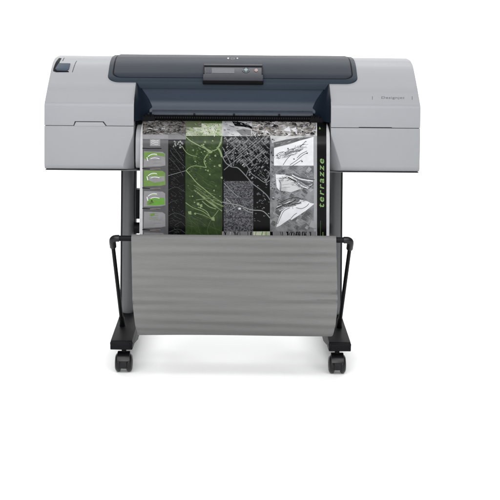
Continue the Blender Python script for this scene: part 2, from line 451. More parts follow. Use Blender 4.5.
# ---- stand
LX, LY = 0.3705, 0.365
for s in (-1, 1):
    bm = bmesh.new()
    pts = []
    for k in range(40):
        a = 2 * math.pi * k / 40
        cx_, sy_ = math.cos(a), math.sin(a)
        pts.append((s * LX + 0.0258 * abs(cx_) ** 0.9 * (1 if cx_ > 0 else -1), LY + 0.042 * abs(sy_) ** 0.9 * (1 if sy_ > 0 else -1)))
    a_ = [bm.verts.new((x, y, 0.112)) for x, y in pts]; b_ = [bm.verts.new((x, y, 0.667)) for x, y in pts]
    for i in range(40):
        j = (i + 1) % 40; bm.faces.new((a_[i], a_[j], b_[j], b_[i]))
    bm.faces.new(list(reversed(a_))); bm.faces.new(b_)
    lg = from_bm('leg', bm, M['metal'], PR, 50)
    for q in (-1, 1):
        bm = bmesh.new(); box(bm, *sorted((s * LX + q * 0.0248, s * LX + q * 0.0270)), LY - 0.026, LY + 0.026, 0.113, 0.666)
        from_bm('edge_shade', bm, M['seam'], lg, 40, bevel=0.001)  # dark strips paint the shade along the leg's sides
    # top bracket hidden under the housing, foot socket
    bm = bmesh.new(); box(bm, s * LX - .034, s * LX + .030, LY - .05, LY + .05, 0.648, 0.6675)
    from_bm('leg_bracket', bm, M['groove'], PR, bevel=0.002)
    bm = bmesh.new(); xs = sorted((s * 0.325, s * 0.398))
    fp = catmull([(-0.034, 0.080), (-0.037, 0.092), (-0.034, 0.106), (-0.026, 0.1100)], 4) + [(0.30, 0.1115), (0.32, 0.118), (0.43, 0.118), (0.45, 0.1115), (0.64, 0.110), (0.652, 0.102), (0.650, 0.080), (0.56, 0.077), (0.42, 0.045), (0.24, 0.045), (0.06, 0.076)]
    prism(bm, fp, *xs)
    for v in bm.verts:                                   # foot narrows towards its top
        if v.co.z > 0.1: v.co.x = s * 0.3615 + (v.co.x - s * 0.3615) * 0.985
    from_bm('foot', bm, M['black'], PR, 35, bevel=0.003)
    # front end cap of the foot
    bm = bmesh.new(); box(bm, s * .3615 - .030, s * .3615 + .030, -0.0395, -0.03, 0.083, 0.104)
    from_bm('foot_cap', bm, M['black'], PR, bevel=0.002)
    for fy in (-0.002, 0.615):
        ca = bpy.data.objects.new('caster', None); C.objects.link(ca); ca.parent = PR
        ca.location = (s * 0.3550, fy, 0)
        bm = bmesh.new(); tube(bm, [(0, 0, 0.058), (0, 0, 0.082)], 0.008)
        from_bm('stem', bm, M['black'], ca)
        bm = bmesh.new()
        hp = [(-0.028, 0.016)] + [(0.0325 * math.cos(R(a)), 0.032 + 0.0335 * math.sin(R(a))) for a in range(170, -1, -17)] + [(0.024, 0.016)]
        prism(bm, hp, -0.0115, 0.0115)
        prism(bm, [(-0.0315, 0.040)] + [(0.0345 * math.cos(R(a)), 0.0325 + 0.0345 * math.sin(R(a))) for a in range(165, 14, -15)] + [(0.0315, 0.040), (0.027, 0.047), (0, 0.060), (-0.027, 0.047)], -0.021, 0.021)
        from_bm('fork', bm, M['gloss_black'], ca, 35, bevel=0.003)
        for t in (-1, 1):
            bm = bmesh.new()
            prof = [(0.009, 0.006), (0.0095, 0.024), (0.012, 0.0290), (0.016, 0.0305), (0.021, 0.0300), (0.026, 0.0270), (0.0285, 0.021), (0.0275, 0.013), (0.0255, 0.010), (0.0255, 0.0)]
            ring = []
            for (xx, rr) in prof:
                ring.append([bm.verts.new((t * xx, rr * math.cos(2 * math.pi * k / 28), 0.0307 + rr * math.sin(2 * math.pi * k / 28))) for k in range(28)])
            for a, b in zip(ring, ring[1:]):
                for k in range(28): bm.faces.new((a[k], a[(k + 1) % 28], b[(k + 1) % 28], b[k]))
            bmesh.ops.remove_doubles(bm, verts=bm.verts, dist=1e-6)
            from_bm('wheel', bm, M['gloss_black'], ca, 40)
# cross members between the legs
bm = bmesh.new(); box(bm, -0.345, 0.345, 0.350, 0.385, 0.457, 0.551)
from_bm('cross_beam', bm, M['brace'], PR, bevel=0.003)
for s in (-1, 1):
    bm = bmesh.new(); box(bm, *sorted((s * .3445, s * .325)), 0.342, 0.39, 0.452, 0.557)
    from_bm('beam_end', bm, M['black'], PR, bevel=0.002)

# ---- media basket: tubular bail, rear bar and hanging cloth
BZ, BY = 0.4605, -0.10
for s in (-1, 1):
    bm = bmesh.new()
    ex = s * 0.389
    foot_pt = Vector((s * 0.3745, 0.165, 0.112)); top = Vector((ex, BY, BZ))
    dirv = (foot_pt - top).normalized()
    tube(bm, [top + dirv * 0.03, top + dirv * .15, foot_pt], 0.0066)
    from_bm('basket_arm', bm, M['black'], PR, 50)
    bm = bmesh.new(); tube(bm, [foot_pt - dirv * 0.045, foot_pt - dirv * .04, foot_pt + dirv * 0.004], [0.008, 0.0098, 0.0098])
    from_bm('arm_socket', bm, M['black'], PR, 50)
    # elbow
    corner = top
    inner = Vector((s * 0.366, BY, BZ))
    el = [inner]
    p0, p1, p2 = Vector((s * 0.374, BY, BZ)), corner, corner + dirv * 0.016
    for k in range(9):
        t = k / 8; el.append(p0 * (1 - t) ** 2 + p1 * 2 * t * (1 - t) + p2 * t * t)
    el.append(corner + dirv * 0.040)
    bm = bmesh.new(); tube(bm, el, 0.0112, 20)
    from_bm('elbow', bm, M['gloss_black'], PR, 50, bevel=0.001)
bm = bmesh.new(); tube(bm, [(-0.37, BY, BZ), (0.37, BY, BZ)], 0.0092, 18)
from_bm('basket_bar', bm, M['black'], PR, 50)
bm = bmesh.new(); tube(bm, [(-0.348, 0.33, 0.422), (0.348, 0.33, 0.422)], 0.0200, 20)
from_bm('rear_bar', bm, M['black'], PR, 50)

CP = catmull([(BY + .012, BZ - .004), (BY + .008, BZ + .0105), (BY - .002, BZ + .0125), (BY - .0125, BZ + .006), (BY - .0145, BZ - .006), (BY - .014, BZ - .045), (BY - .020, 0.34), (BY - .022, 0.26), (BY - .012, 0.19), (BY + .015, 0.150), (BY + .06, 0.130), (BY + .12, 0.124), (BY + .19, 0.140), (BY + .27, 0.20), (BY + .36, 0.31), (BY + .408, 0.405), (BY + .422, 0.440)], 12)
bm = bmesh.new(); NX = 90; grid = []
rnd = random.Random(3)
ph = [(rnd.uniform(70, 200), rnd.uniform(0, 6.28), rnd.uniform(-2.5, 2.5), rnd.uniform(.3, 1)) for _ in range(9)]
for j, (y, z) in enumerate(CP):
    a = CP[max(j - 1, 0)]; b = CP[min(j + 1, len(CP) - 1)]
    ty, tz = b[0] - a[0], b[1] - a[1]; l = math.hypot(ty, tz)
    ny, nz = tz / l, -ty / l
    t = min(1, max(0, (BZ - z) / 0.30))
    xl = -0.3255 + 0.009 * t; xr = 0.3405 + 0.0085 * t
    if j > 84:                                      # belly narrows at the bottom
        q = min(1, (j - 84) / 45); xl += 0.020 * q; xr -= 0.028 * q
    amp = 0.0 if j < 50 else min(1, (j - 50) / 14) * 0.00115
    row = []
    for i in range(NX + 1):
        u = i / NX; x = xl + (xr - xl) * u
        dz = sum(w_ * math.sin(f_ * z * 1.35 + p_ + q_ * x * 2.2 + 0.9 * math.sin(4 * x + p_)) for f_, p_, q_, w_ in ph) * amp
        dz += amp * 1.0 * math.sin(x * 9 + z * 14) + amp * 0.75 * math.sin(z * 250 + 1.3 * math.sin(5 * x + 2) + .5 * math.sin(13 * x)) * (0.6 + 0.4 * math.sin(7 * x + 20 * z))
        row.append(bm.verts.new((x, y + ny * -dz, z + nz * -dz)))
    grid.append(row)
for j in range(len(grid) - 1):
    for i in range(NX): bm.faces.new((grid[j][i], grid[j][i + 1], grid[j + 1][i + 1], grid[j + 1][i]))
me = bpy.data.meshes.new('basket_cloth'); 
bmesh.ops.solidify(bm, geom=bm.faces[:], thickness=0.0012)
cl = from_bm('basket_cloth', bm, M['cloth'], PR, 60)
cl.data.materials.append(M['hem'])
# ------------------------------------------------------------------ the printed sheet coming out of the printer
PP = catmull([(0.100, 0.8290), (0.078, 0.8280), (0.052, 0.8245), (0.022, 0.8140), (0.002, 0.7975), (-0.0125, 0.776), (-0.0170, 0.745), (-0.0185, 0.68), (-0.020, 0.58), (-0.021, 0.46), (-0.020, 0.36), (-0.012, 0.27), (0.02, 0.20), (0.06, 0.165)], 10)
ROWS = [(F * (H - z) / (D + y)) for y, z in PP]
def paper(px, py, lift=0.0):
    dx, dy = invert(px, py)
    i = 0
    while i < len(PP) - 2 and ROWS[i + 1] < dy: i += 1
    t = (dy - ROWS[i]) / (ROWS[i + 1] - ROWS[i]); t = max(-0.5, min(1.0, t))
    (y0, z0), (y1, z1) = PP[i], PP[i + 1]
    y = y0 + (y1 - y0) * t; z = z0 + (z1 - z0) * t
    ty, tz = y1 - y0, z1 - z0; l = math.hypot(ty, tz)
    ny, nz = tz / l, -ty / l
    x = dx * (D + y) / F
    return (x, y + ny * lift, z + nz * lift)

pm = {}
def pcol(name, c, rough=0.24, **k):
    dk = lambda q: tuple(v * 0.56 for v in q[:3]) + (1,)
    if 'col2' in k: k['col2'] = dk(k['col2'])
    m = mat('print_' + name, dk(srgb(*c)), rough, var=k.pop('var', 0.06), scale=k.pop('scale', 60), **k)
    pm[name] = m; return m
pcol('paper', (235, 235, 238))
pcol('strip', (96, 96, 98)); pcol('card', (150, 149, 152)); pcol('cardlow', (132, 131, 134))
pcol('black', (14, 14, 15)); pcol('dark', (50, 49, 52)); pcol('white', (238, 238, 242)); pcol('line', (150, 152, 152)); pcol('dimline', (74, 76, 76))
pcol('green', (116, 148, 80)); pcol('bright', (108, 162, 66)); pcol('lime', (160, 205, 105))
pcol('forest', (44, 60, 34), col2=srgb(60, 78, 44), scale=45, thr=(.35, .7))
pcol('greenline', (138, 156, 112)); pcol('greendim', (84, 104, 64))
pcol('palegreen', (176, 186, 156), col2=srgb(208, 214, 192), scale=40, thr=(.4, .6)); pcol('oliv', (104, 112, 86))
pcol('mapgrey', (50, 50, 54), col2=srgb(112, 112, 117), scale=260, thr=(.42, .58))
pcol('town', (128, 129, 131)); pcol('towndark', (88, 89, 92))
pcol('photo', (50, 46, 46), col2=srgb(140, 137, 133), scale=110, thr=(.38, .68))
pcol('photolight', (104, 98, 94), col2=srgb(205, 203, 200), scale=80, thr=(.36, .66))
pcol('silver', (176, 177, 180), col2=srgb(214, 214, 216), scale=30, thr=(.4, .6))
pcol('field', (108, 109, 112), col2=srgb(150, 151, 154), scale=38, thr=(.4, .6))
pcol('field2', (134, 135, 138)); pcol('field3', (168, 169, 172)); pcol('sketch', (92, 92, 98)); pcol('sketchlight', (160, 160, 166))
pcol('title', (132, 168, 104)); pcol('pink', (165, 150, 140))
pnames = list(pm)
pbm = bmesh.new()
def pf(verts, name):
    try:
        f = pbm.faces.new(verts); f.material_index = pnames.index(name)
    except ValueError: pass
LZ = [0.00018]
def layer(k): return 0.00020 + 0.00016 * k
def prect(a, b, c, d, name, k=0):
    """print rectangle in sheet coordinates (a..b across, c..d down)"""
    n = max(1, int((d - c) / (1.0 if c < 150 else 6)))
    nx = max(1, int((b - a) / 12))
    g = [[pbm.verts.new(paper(a + (b - a) * i / nx, c + (d - c) * j / n, layer(k))) for i in range(nx + 1)] for j in range(n + 1)]
    for j in range(n):
        for i in range(nx): pf((g[j][i], g[j + 1][i], g[j + 1][i + 1], g[j][i + 1]), name)
def ppoly(pts, name, k=1):
    tb = bmesh.new(); tb.faces.new([tb.verts.new((x, y, 0)) for x, y in pts])
    lo, hi = min(p[1] for p in pts), max(p[1] for p in pts); yy = lo
    while True:
        yy += 1.0 if yy < 150 else 8.0
        if yy >= hi: break
        bmesh.ops.bisect_plane(tb, geom=tb.verts[:] + tb.edges[:] + tb.faces[:], plane_co=(0, yy, 0), plane_no=(0, 1, 0))
    mp_ = {v: pbm.verts.new(paper(v.co.x, v.co.y, layer(k))) for v in tb.verts}
    for f in tb.faces: pf([mp_[v] for v in f.verts][::-1], name)
    tb.free()
def pline(pts, wd, name, k=2, taper=False):
    wd *= 0.82
    P = []
    for a, b in zip(pts, pts[1:]):
        n = max(1, int(math.dist(a, b) / 2.0))
        for i in range(n): P.append((a[0] + (b[0] - a[0]) * i / n, a[1] + (b[1] - a[1]) * i / n))
    P.append(pts[-1]); L = []
    for i, p in enumerate(P):
        a = P[max(i - 1, 0)]; b = P[min(i + 1, len(P) - 1)]
        tx_, ty_ = b[0] - a[0], b[1] - a[1]; l = math.hypot(tx_, ty_) or 1
        ww = wd / 2 * (1 if not taper else (1 - .8 * i / max(1, len(P) - 1)))
        L.append((pbm.verts.new(paper(p[0] - ty_ / l * ww, p[1] + tx_ / l * ww, layer(k))), pbm.verts.new(paper(p[0] + ty_ / l * ww, p[1] - tx_ / l * ww, layer(k)))))
    for a, b in zip(L, L[1:]): pf((a[0], b[0], b[1], a[1]), name)
def curve(pts, wd, name, k=2, taper=False): pline([p for p in catmull(pts, 6)], wd, name, k, taper)

# base sheet (two sides, thin)
g1 = []; XL, XR = -0.3055, 0.3245
for j, (y, z) in enumerate(PP):
    a = PP[max(j - 1, 0)]; b = PP[min(j + 1, len(PP) - 1)]
    l = math.hypot(b[0] - a[0], b[1] - a[1]); ny, nz = (b[1] - a[1]) / l, -(b[0] - a[0]) / l
    sh = 0.006 * max(0, 1 - j / 40)                     # edges curl in a little at the exit
    q = [pbm.verts.new((XL + sh + (XR - XL - 2.4 * sh) * i / 8, y, z)) for i in range(9)]
    q2 = [pbm.verts.new((XL + sh + (XR - XL - 2.4 * sh) * i / 8, y - ny * .0003, z - nz * .0003)) for i in range(9)]
    g1.append((q, q2))
for (a, a2), (b, b2) in zip(g1, g1[1:]):
    for i in range(8):
        pf((a[i], b[i], b[i + 1], a[i + 1]), 'paper'); pf((a2[i + 1], b2[i + 1], b2[i], a2[i]), 'paper')
    pf((a[0], a2[0], b2[0], b[0]), 'paper'); pf((a[8], b[8], b2[8], a2[8]), 'paper')

B = 246.0
# column of small cards
prect(142.6, 168.2, 117.4, B, 'strip')
prect(142.6, 186, 117.4, 134.5, 'photo', 1)
rr = random.Random(11)
for i in range(34):
    x, y = rr.uniform(145, 182), rr.uniform(121.5, 134)
    curve([(x, y), (x + rr.uniform(1, 3), y - rr.uniform(-.4, 1)), (x + rr.uniform(3, 6), y + rr.uniform(-.8, .8))], rr.uniform(.3, .8), rr.choice(['dark', 'line', 'black', 'silver']), 2)
prect(168.2, 186, 133.0, 139.5, 'cardlow', 1)
prect(142.8, 168.2, 134.3, 139, 'card', 1)
prect(150, 160.2, 139.3, 146.2, 'card', 2)
for y in (140.6, 142.2, 144.0): curve([(151, y + .4), (153, y - .4), (156, y + .5), (158.5, y - .2)], .45, 'white', 3)
def card(y0, y1, base, greens, last=False):
    ppoly([(144, y0), (162.5, y0 + .6), (165.2, y0 + 2.5), (165.4, y1 - 1.6), (161, y1 - .7), (143.6, y1)], base, 1)
    for g in greens: ppoly(g[0], g[1], 2)
    pline([(142.3, y1 + 1.5), (149, y1 + 1.9), (160, y1 + 2.6)], 1.1, 'black', 2, taper=True)
    pline([(150, y1 + 2.2), (160.5, y1 + 1.9)], .5, 'pink', 3)
def arcs(y):
    curve([(148, y + 2.4), (151, y + .4), (154, y - .2), (157, y + .2)], .9, 'white', 4)
    curve([(147, y + 3), (147.4, y + 5), (147.9, y + 6.8)], 1.1, 'white', 4)
    curve([(150.5, y + 4.6), (154.5, y + 3.6), (159.5, y + 4.4)], .8, 'white', 4)
    curve([(151, y + 1.6), (154, y + .9), (157.5, y + 1.3)], .5, 'lime', 3)
pline([(142.4, 148.2), (150, 148.6), (161.4, 148.5)], 1.0, 'black', 2)
card(151.3, 167.0, 'card', [([(144.2, 152), (152, 151.8), (164.5, 153.5), (165, 157), (157, 155.2), (149.5, 157.5), (148.2, 160.5), (144, 158.5)], 'green')]); arcs(154.2)
card(170.3, 186.4, 'green', [([(149, 176), (156, 175.6), (164.6, 176.2), (164.6, 181), (155, 182.6), (148.6, 180.4)], 'card'), ([(150, 176.6), (157, 175.8), (164, 176.4), (158, 177.6)], 'lime')]); arcs(173.4)
card(191.0, 206.8, 'card', [([(148, 199.5), (156, 197.6), (164.4, 198.0), (164.9, 204.4), (156, 205.6), (147, 205.0)], 'bright'), ([(147, 202), (152, 200), (154, 203), (148, 205)], 'green')]); arcs(193.8)
card(211.6, 228.0, 'card', [([(150, 214.6), (154, 212.8), (155, 215), (151, 216.6)], 'green')])
for y in (213.6, 215.4, 217.6, 219.0): curve([(149, y + .4), (153, y - .3), (158, y + .3)], .35, 'green', 3)
card(232.3, B - 1, 'cardlow', [])
curve([(150, 236), (154, 234.8), (158, 235.8)], .9, 'white', 4)
for y in (157, 160, 163, 178, 181, 200, 220, 223): pline([(153, y + .2), (161, y)], .28, 'cardlow', 3)

# black column with thin map lines
prect(168.2, 185.4, 139.2, B, 'black')
for p in ([(168.2, 175.6), (176, 173.4), (186, 170.6)], [(169, 158), (175, 164), (180, 170.5), (183, 176)], [(172, 146), (177, 152), (183, 161)], [(168.5, 204), (172, 201.6), (177, 200.6)],
          [(170, 150), (174, 156), (186, 168)], [(168.2, 216), (175, 213), (184, 216), (186, 219)], [(175, 225), (181, 222), (185, 226)], [(168.5, 190), (176, 187), (185, 192)], [(169, 232), (178, 229), (185.4, 233)]):
    curve(p, rr.uniform(.35, .6), 'line' if p[0][1] == 175.6 else 'dimline', 2)
for i in range(14):
    x, y = rr.uniform(173, 182), rr.uniform(139, 147); prect(x, x + rr.uniform(.7, 1.8), y, y + rr.uniform(.7, 1.8), 'line', 2)
for i in range(60):
    x, y = rr.uniform(169, 184), rr.uniform(148, 238); prect(x, x + rr.uniform(.3, .9), y, y + rr.uniform(.3, .8), 'dimline', 2)
prect(176.2, 177.2, 234.5, 236.5, 'line', 3)

# green column
prect(185.4, 222.2, 135.8, B, 'forest')
prect(186, 201.5, 122.5, 135.8, 'palegreen', 1); prect(201.5, 222.2, 122.5, 135.8, 'palegreen', 1)
prect(185.4, 201.5, 117.4, 127.5, 'oliv', 2); prect(201.5, 222.2, 117.4, 123.5, 'greendim', 2)
for i in range(6): curve([(186, 129 + i * 1.1), (192, 128.6 + i * 1.2), (201, 130.4 + i)], .3, 'oliv', 3)
for i in range(30):
    x, y = rr.uniform(202, 220), rr.uniform(123, 134); a = rr.uniform(-1, 1)
    pline([(x, y), (x + 2.6 * a, y + rr.uniform(1.5, 4))], rr.uniform(.3, .8), rr.choice(['white', 'oliv', 'lime', 'greendim']), 3)
gl = [([(185.5, 136.5), (190, 140.5), (197, 144.5), (204, 148), (211, 151)], 1.2), ([(201, 145), (206, 148.6), (210, 152.4), (212, 151.5)], 2.0), ([(222, 136), (221, 143), (217, 149), (211, 151.6), (206.5, 155.5), (204, 161), (206.5, 167.6)], 1.1),
      ([(217, 147), (220, 151), (222, 157)], 2.2), ([(221.5, 137), (220.6, 142), (218, 148)], 1.5), ([(182, 146), (186, 152), (191, 155.2), (197, 156.5)], .7), ([(197, 151), (195.5, 157), (196, 163)], .5),
      ([(186, 170.7), (190, 167.2), (196, 165.8), (206.5, 167.6)], .8), ([(186, 170.5), (191, 176), (197, 183), (206, 190.5), (214, 197), (222, 203)], 1.0),
      ([(197, 184), (203, 190), (212, 196), (222, 201)], .5), ([(194, 190), (202, 196), (211, 203), (222, 211)], 1.2), ([(196, 188), (205, 195), (214, 201.5), (222, 206.5)], .7), ([(199, 194), (206, 200), (214, 206), (221, 210)], .9),
      ([(191, 191), (197, 190.6), (203, 195)], .5), ([(196, 200), (206, 199.4), (215, 205)], .6), ([(202, 201), (209, 206.5), (216, 209)], 1.0),
      ([(185.6, 202.6), (193, 207.6), (203, 211.5), (211, 217.6)], .8), ([(195, 213), (203, 215), (211.5, 219)], .6), ([(198, 207), (206, 211), (209.5, 216)], .9), ([(211.5, 219.5), (209, 224.5), (207.3, 230), (208.6, 236)], .55), ([(212, 218), (215.6, 214), (218.5, 210)], .6),
      ([(188, 214), (192, 226), (190, 238)], .3), ([(197, 222), (201, 236)], .3), ([(213, 222), (218, 236)], .3)]
for p, wd in gl: curve(p, wd, 'greenline' if wd > .55 else 'greendim', 2)
for i in range(26):
    y = rr.uniform(184, 202); x = 194 + (y - 184) * .9 + rr.uniform(-2, 6)
    pline([(x, y), (x + rr.uniform(6, 14), y + rr.uniform(3, 9))], rr.uniform(.2, .5), rr.choice(['greenline', 'greendim']), 2)
for i in range(70):
    if i < 40: x, y = rr.gauss(199, 6), rr.gauss(155, 6)
    else: x, y = rr.uniform(187, 221), rr.uniform(138, 212)
    x = min(220, max(187, x)); sz = rr.uniform(.5, 1.8)
    ppoly([(x, y), (x + sz, y + .3), (x + sz * .9, y + sz), (x - .1, y + sz * .8)], rr.choice(['greenline', 'greendim', 'greendim']), 3)
for x, y, sz in ((204, 141.3, 1.8), (214.3, 155, 1.8), (218.3, 164.6, 2.4), (220.6, 177, 1.8), (188, 211.5, 3.2), (194, 213, 1.8), (211, 217.5, 3.4), (196.6, 203, 2.6), (199.6, 204.5, 2.6), (213.2, 190, 1.4), (207, 170, 1.6), (209, 174, 1.4)):
    ppoly([(x, y), (x + sz, y - .5), (x + sz * 1.1, y + sz), (x + sz * .2, y + sz * .8)], 'greenline', 3)

# town map panel
prect(222.2, 270, 135.8, 182, 'black')
prect(222.2, 316, 117.4, 136.2, 'photolight', 0); prect(222.2, 252, 117.4, 136.2, 'silver', 1)
ppoly([(232, 121.5), (240, 122.2), (247, 124), (252, 127), (252, 129), (244, 127), (235, 126)], 'black', 2)
ppoly([(236, 130.5), (243, 129), (251, 130), (251, 135.6), (242, 135.6)], 'cardlow', 2)
cm = math.cos(R(42)); sm_ = math.sin(R(42))
def inside(x, y, a, b, c, d): return a < x < b and c < y < d
for u in range(-40, 42, 2):
    for v in range(-40, 42, 2):
        if rr.random() < .30: continue
        x, y = 246 + u * cm * 1.1 + v * sm_ * 1.0, 152 - u * sm_ * 1.0 + v * cm
        dens = 1.0 if (y - 136) < 26 - .35 * (x - 222) * 0 - (8 if x < 236 else 0) else .45
        if y > 163 and x < 249 - 0 and y > 160 and (x - 224) < 26 and y > 158 + abs(x - 231) * .7: continue
        if not inside(x, y, 223.6, 268, 137.2, 230) or rr.random() > dens: continue
        if y > 179 and x < 255: continue
        if y > 181: dens = .3
        if y > 181 and rr.random() > .35: continue
        a, b = rr.uniform(.5, 1.5), rr.uniform(.35, .95)
        q = [(-a, -b), (a, -b), (a, b), (-a, b)]
        ppoly([(x + p * cm + r_ * sm_, y - p * sm_ + r_ * cm) for p, r_ in q], rr.choice(['town', 'town', 'towndark', 'field3' if rr.random() < .25 else 'town']), 1)
for k in range(9):
    x = 224 + k * 5.5
    pline([(x, 136.5), (min(269.5, x + 24), 136.5 + min(269.5, x + 24) - x - .01)][:2], .7, 'towndark' if k % 2 else 'town', 2)
for x, y, l in ((222.6, 158, 18), (224, 170, 9), (236, 158, 20), (246, 166, 18), (252, 148, 12)):
    pline([(x, y), (x + l, y - l * .85)], .8, 'town', 2)
prect(253.2, 270, 182, 232, 'black')
for p, wd in (([(222.6, 157), (226, 163), (232, 167), (238, 168), (246, 176), (252, 183), (261, 190), (267, 195.5), (270, 200)], 1.1), ([(238, 158), (247, 166), (251, 173), (258, 178), (265, 182.5), (270, 180)], .9), ([(232.4, 167), (228, 175), (223.6, 181)], .7),
              ([(222.4, 147), (228, 158), (232, 167)], .8), ([(233.6, 166), (234, 158), (233, 150)], .7), ([(246, 176), (248, 171), (249.5, 168)], .7), ([(265, 182.5), (268, 178), (270, 172)], .8)):
    curve(p, wd, 'town', 3)
for i in range(46):
    x, y = rr.uniform(254, 268.5), rr.uniform(183, 221); s_ = rr.uniform(.6, 1.7)
    ppoly([(x, y), (x + s_, y + .3), (x + s_ * .8, y + s_ * .7), (x - .2, y + s_ * .6)], rr.choice(['town', 'towndark', 'towndark']), 1)
ppoly([(231.8, 167.4), (235, 167.6), (248, 181), (223.6, 181)], 'black', 4)
# speckled grey panel with a dark grid
prect(222.2, 223.9, 181, 231.4, 'black', 0)
prect(223.8, 253.2, 181, 231.4, 'mapgrey', 1)
for y in (188.4, 198.6, 217.5): pline([(224 if y > 190 else 242, y), (253, y)], .55, 'dark', 3)
for i in range(360):
    x, y = rr.uniform(224.2, 252), rr.uniform(181.5, 230.5); s_ = rr.uniform(.3, 1.0)
    prect(x, x + s_, y, y + rr.uniform(.3, .8), rr.choice(['dark', 'black', 'dark', 'town', 'dimline', 'dimline']), 2)
for p, wd in (([(224, 183), (231, 190.5), (238, 197)], .7), ([(222.4, 202), (232, 204), (240, 205.4), (247, 208.5), (253, 210), (263, 211.2), (270, 218)], 1.0), ([(225.5, 198), (231, 203), (235, 208)], 1.0), ([(226, 212), (234, 208), (238, 204.6)], .7),
              ([(243, 208), (248, 211.5), (253, 212.6)], .9)):
    curve(p, wd, 'line', 4)
ppoly([(238.4, 207.6), (241, 207.6), (241, 209.6), (238.4, 209.6)], 'silver', 4); ppoly([(226, 209), (229, 212), (226.4, 213)], 'town', 4)
# foot of the sheet: brush strokes
prect(222.4, 253.2, 231.4, B, 'cardlow', 1); prect(253.2, 270, 231.4, B, 'palegreen', 1); prect(270, 316.6, 231.4, B, 'cardlow', 2)
for i in range(40):
    x = rr.uniform(223, 315); 
    if 253 < x < 270 and rr.random() < .4: continue
    curve([(x, 231.6), (x + rr.uniform(-1.5, 1.5), 235), (x + rr.uniform(-3, 3), 241)], rr.uniform(.5, 1.5), 'green' if 254 < x < 268 else rr.choice(['black', 'black', 'dark', 'silver']), 4)

# right column: aerial maps and white sketch plates
prect(270, 316.6, 136, 231.4, 'field')
for i in range(11):
    x, y = rr.uniform(253, 312), rr.uniform(121, 133)
    ppoly([(x, y), (x + rr.uniform(2, 4), y - 1), (x + rr.uniform(2, 5), y + 2.4), (x - .5, y + 2)], rr.choice(['card', 'dark', 'photo', 'silver', 'pink', 'strip']), 2)
for i in range(60):
    x, y = rr.uniform(253, 314), rr.uniform(121.5, 134.5)
    curve([(x, y), (x + rr.uniform(-2, 3), y + rr.uniform(0, 1.6)), (x + rr.uniform(-3, 5), y + rr.uniform(-1, 3))], rr.uniform(.3, 1), rr.choice(['dark', 'black', 'white', 'white', 'silver', 'pink', 'photo']), 3)
ppoly([(283, 130.5), (289, 126.5), (291, 132)], 'white', 4); ppoly([(291, 129), (296, 127.5), (297.6, 135)], 'white', 4)
for i in range(34):
    x, y = rr.uniform(271, 308), rr.uniform(168, 226); a, b = rr.uniform(2, 6), rr.uniform(2, 5); t = R(rr.choice([35, 35, -50]))
    q = [(x + p * math.cos(t) - r_ * math.sin(t), y + p * math.sin(t) + r_ * math.cos(t)) for p, r_ in ((0, 0), (a, 0), (a, b), (0, b))]
    if all(270.3 < p[0] < 316.2 and 166 < p[1] < 231 for p in q): ppoly(q, rr.choice(['field2', 'cardlow', 'strip', 'field3', 'strip']), 1)
for i in range(16):
    x, y = rr.uniform(271, 300), rr.uniform(168, 218)
    curve([(x, y), (x + 6, y + rr.uniform(-1, 4)), (x + 13, y + rr.uniform(2, 8))], rr.uniform(.3, .6), rr.choice(['strip', 'field3', 'cardlow']), 2)
for i in range(26):
    x, y = rr.uniform(270.5, 274), rr.uniform(138, 200); prect(x, x + rr.uniform(.6, 2), y, y + rr.uniform(.6, 1.6), rr.choice(['strip', 'field3', 'dark']), 2)
ppoly([(270, 136), (315, 136.2), (315, 137.6), (272, 143)], 'silver', 1)
ppoly([(274, 148), (290, 144), (306, 138.4), (313.6, 137.2), (313.6, 165.6), (274, 165.6)], 'white', 2)
ppoly([(273.6, 142.4), (286, 139.6), (300, 137.4), (312, 137.4), (300, 140.6), (285, 144.4), (274.4, 147.2)], 'strip', 3)
for i in range(26):
    x = rr.uniform(275, 304); y = 145.6 - (x - 275) * .27 + rr.uniform(-2, 1); pline([(x, y), (x + 3, y - .8)], .35, rr.choice(['card', 'dark', 'silver']), 4)
for i in range(46):
    t = rr.random(); x = 279 + t * 22 + rr.uniform(-2, 2); y = 158 - t * 11 + rr.uniform(-3, 3)
    curve([(x, y), (x + rr.uniform(1, 4), y - rr.uniform(-.5, 2)), (x + rr.uniform(3, 7), y - rr.uniform(.5, 4))], rr.uniform(.25, .6), rr.choice(['sketch', 'sketchlight', 'sketchlight']), 4)
for p in ([(283, 165), (287, 159), (291, 155)], [(290, 164.8), (297, 160), (303, 155), (308, 152.6)], [(297, 158), (301, 154), (307, 151)], [(275.6, 156), (279, 153), (284, 151.6)], [(300, 147), (304, 143), (306, 141)], [(292, 166), (300, 161), (302, 160)]):
    curve(p, .6, 'sketch', 4)
for x, y in ((277.4, 155.8), (307, 153.2), (288, 148.6), (294, 159), (302, 161.4), (299, 151)): ppoly(disc(x, y, .8, .7, 8), 'sketch', 5)
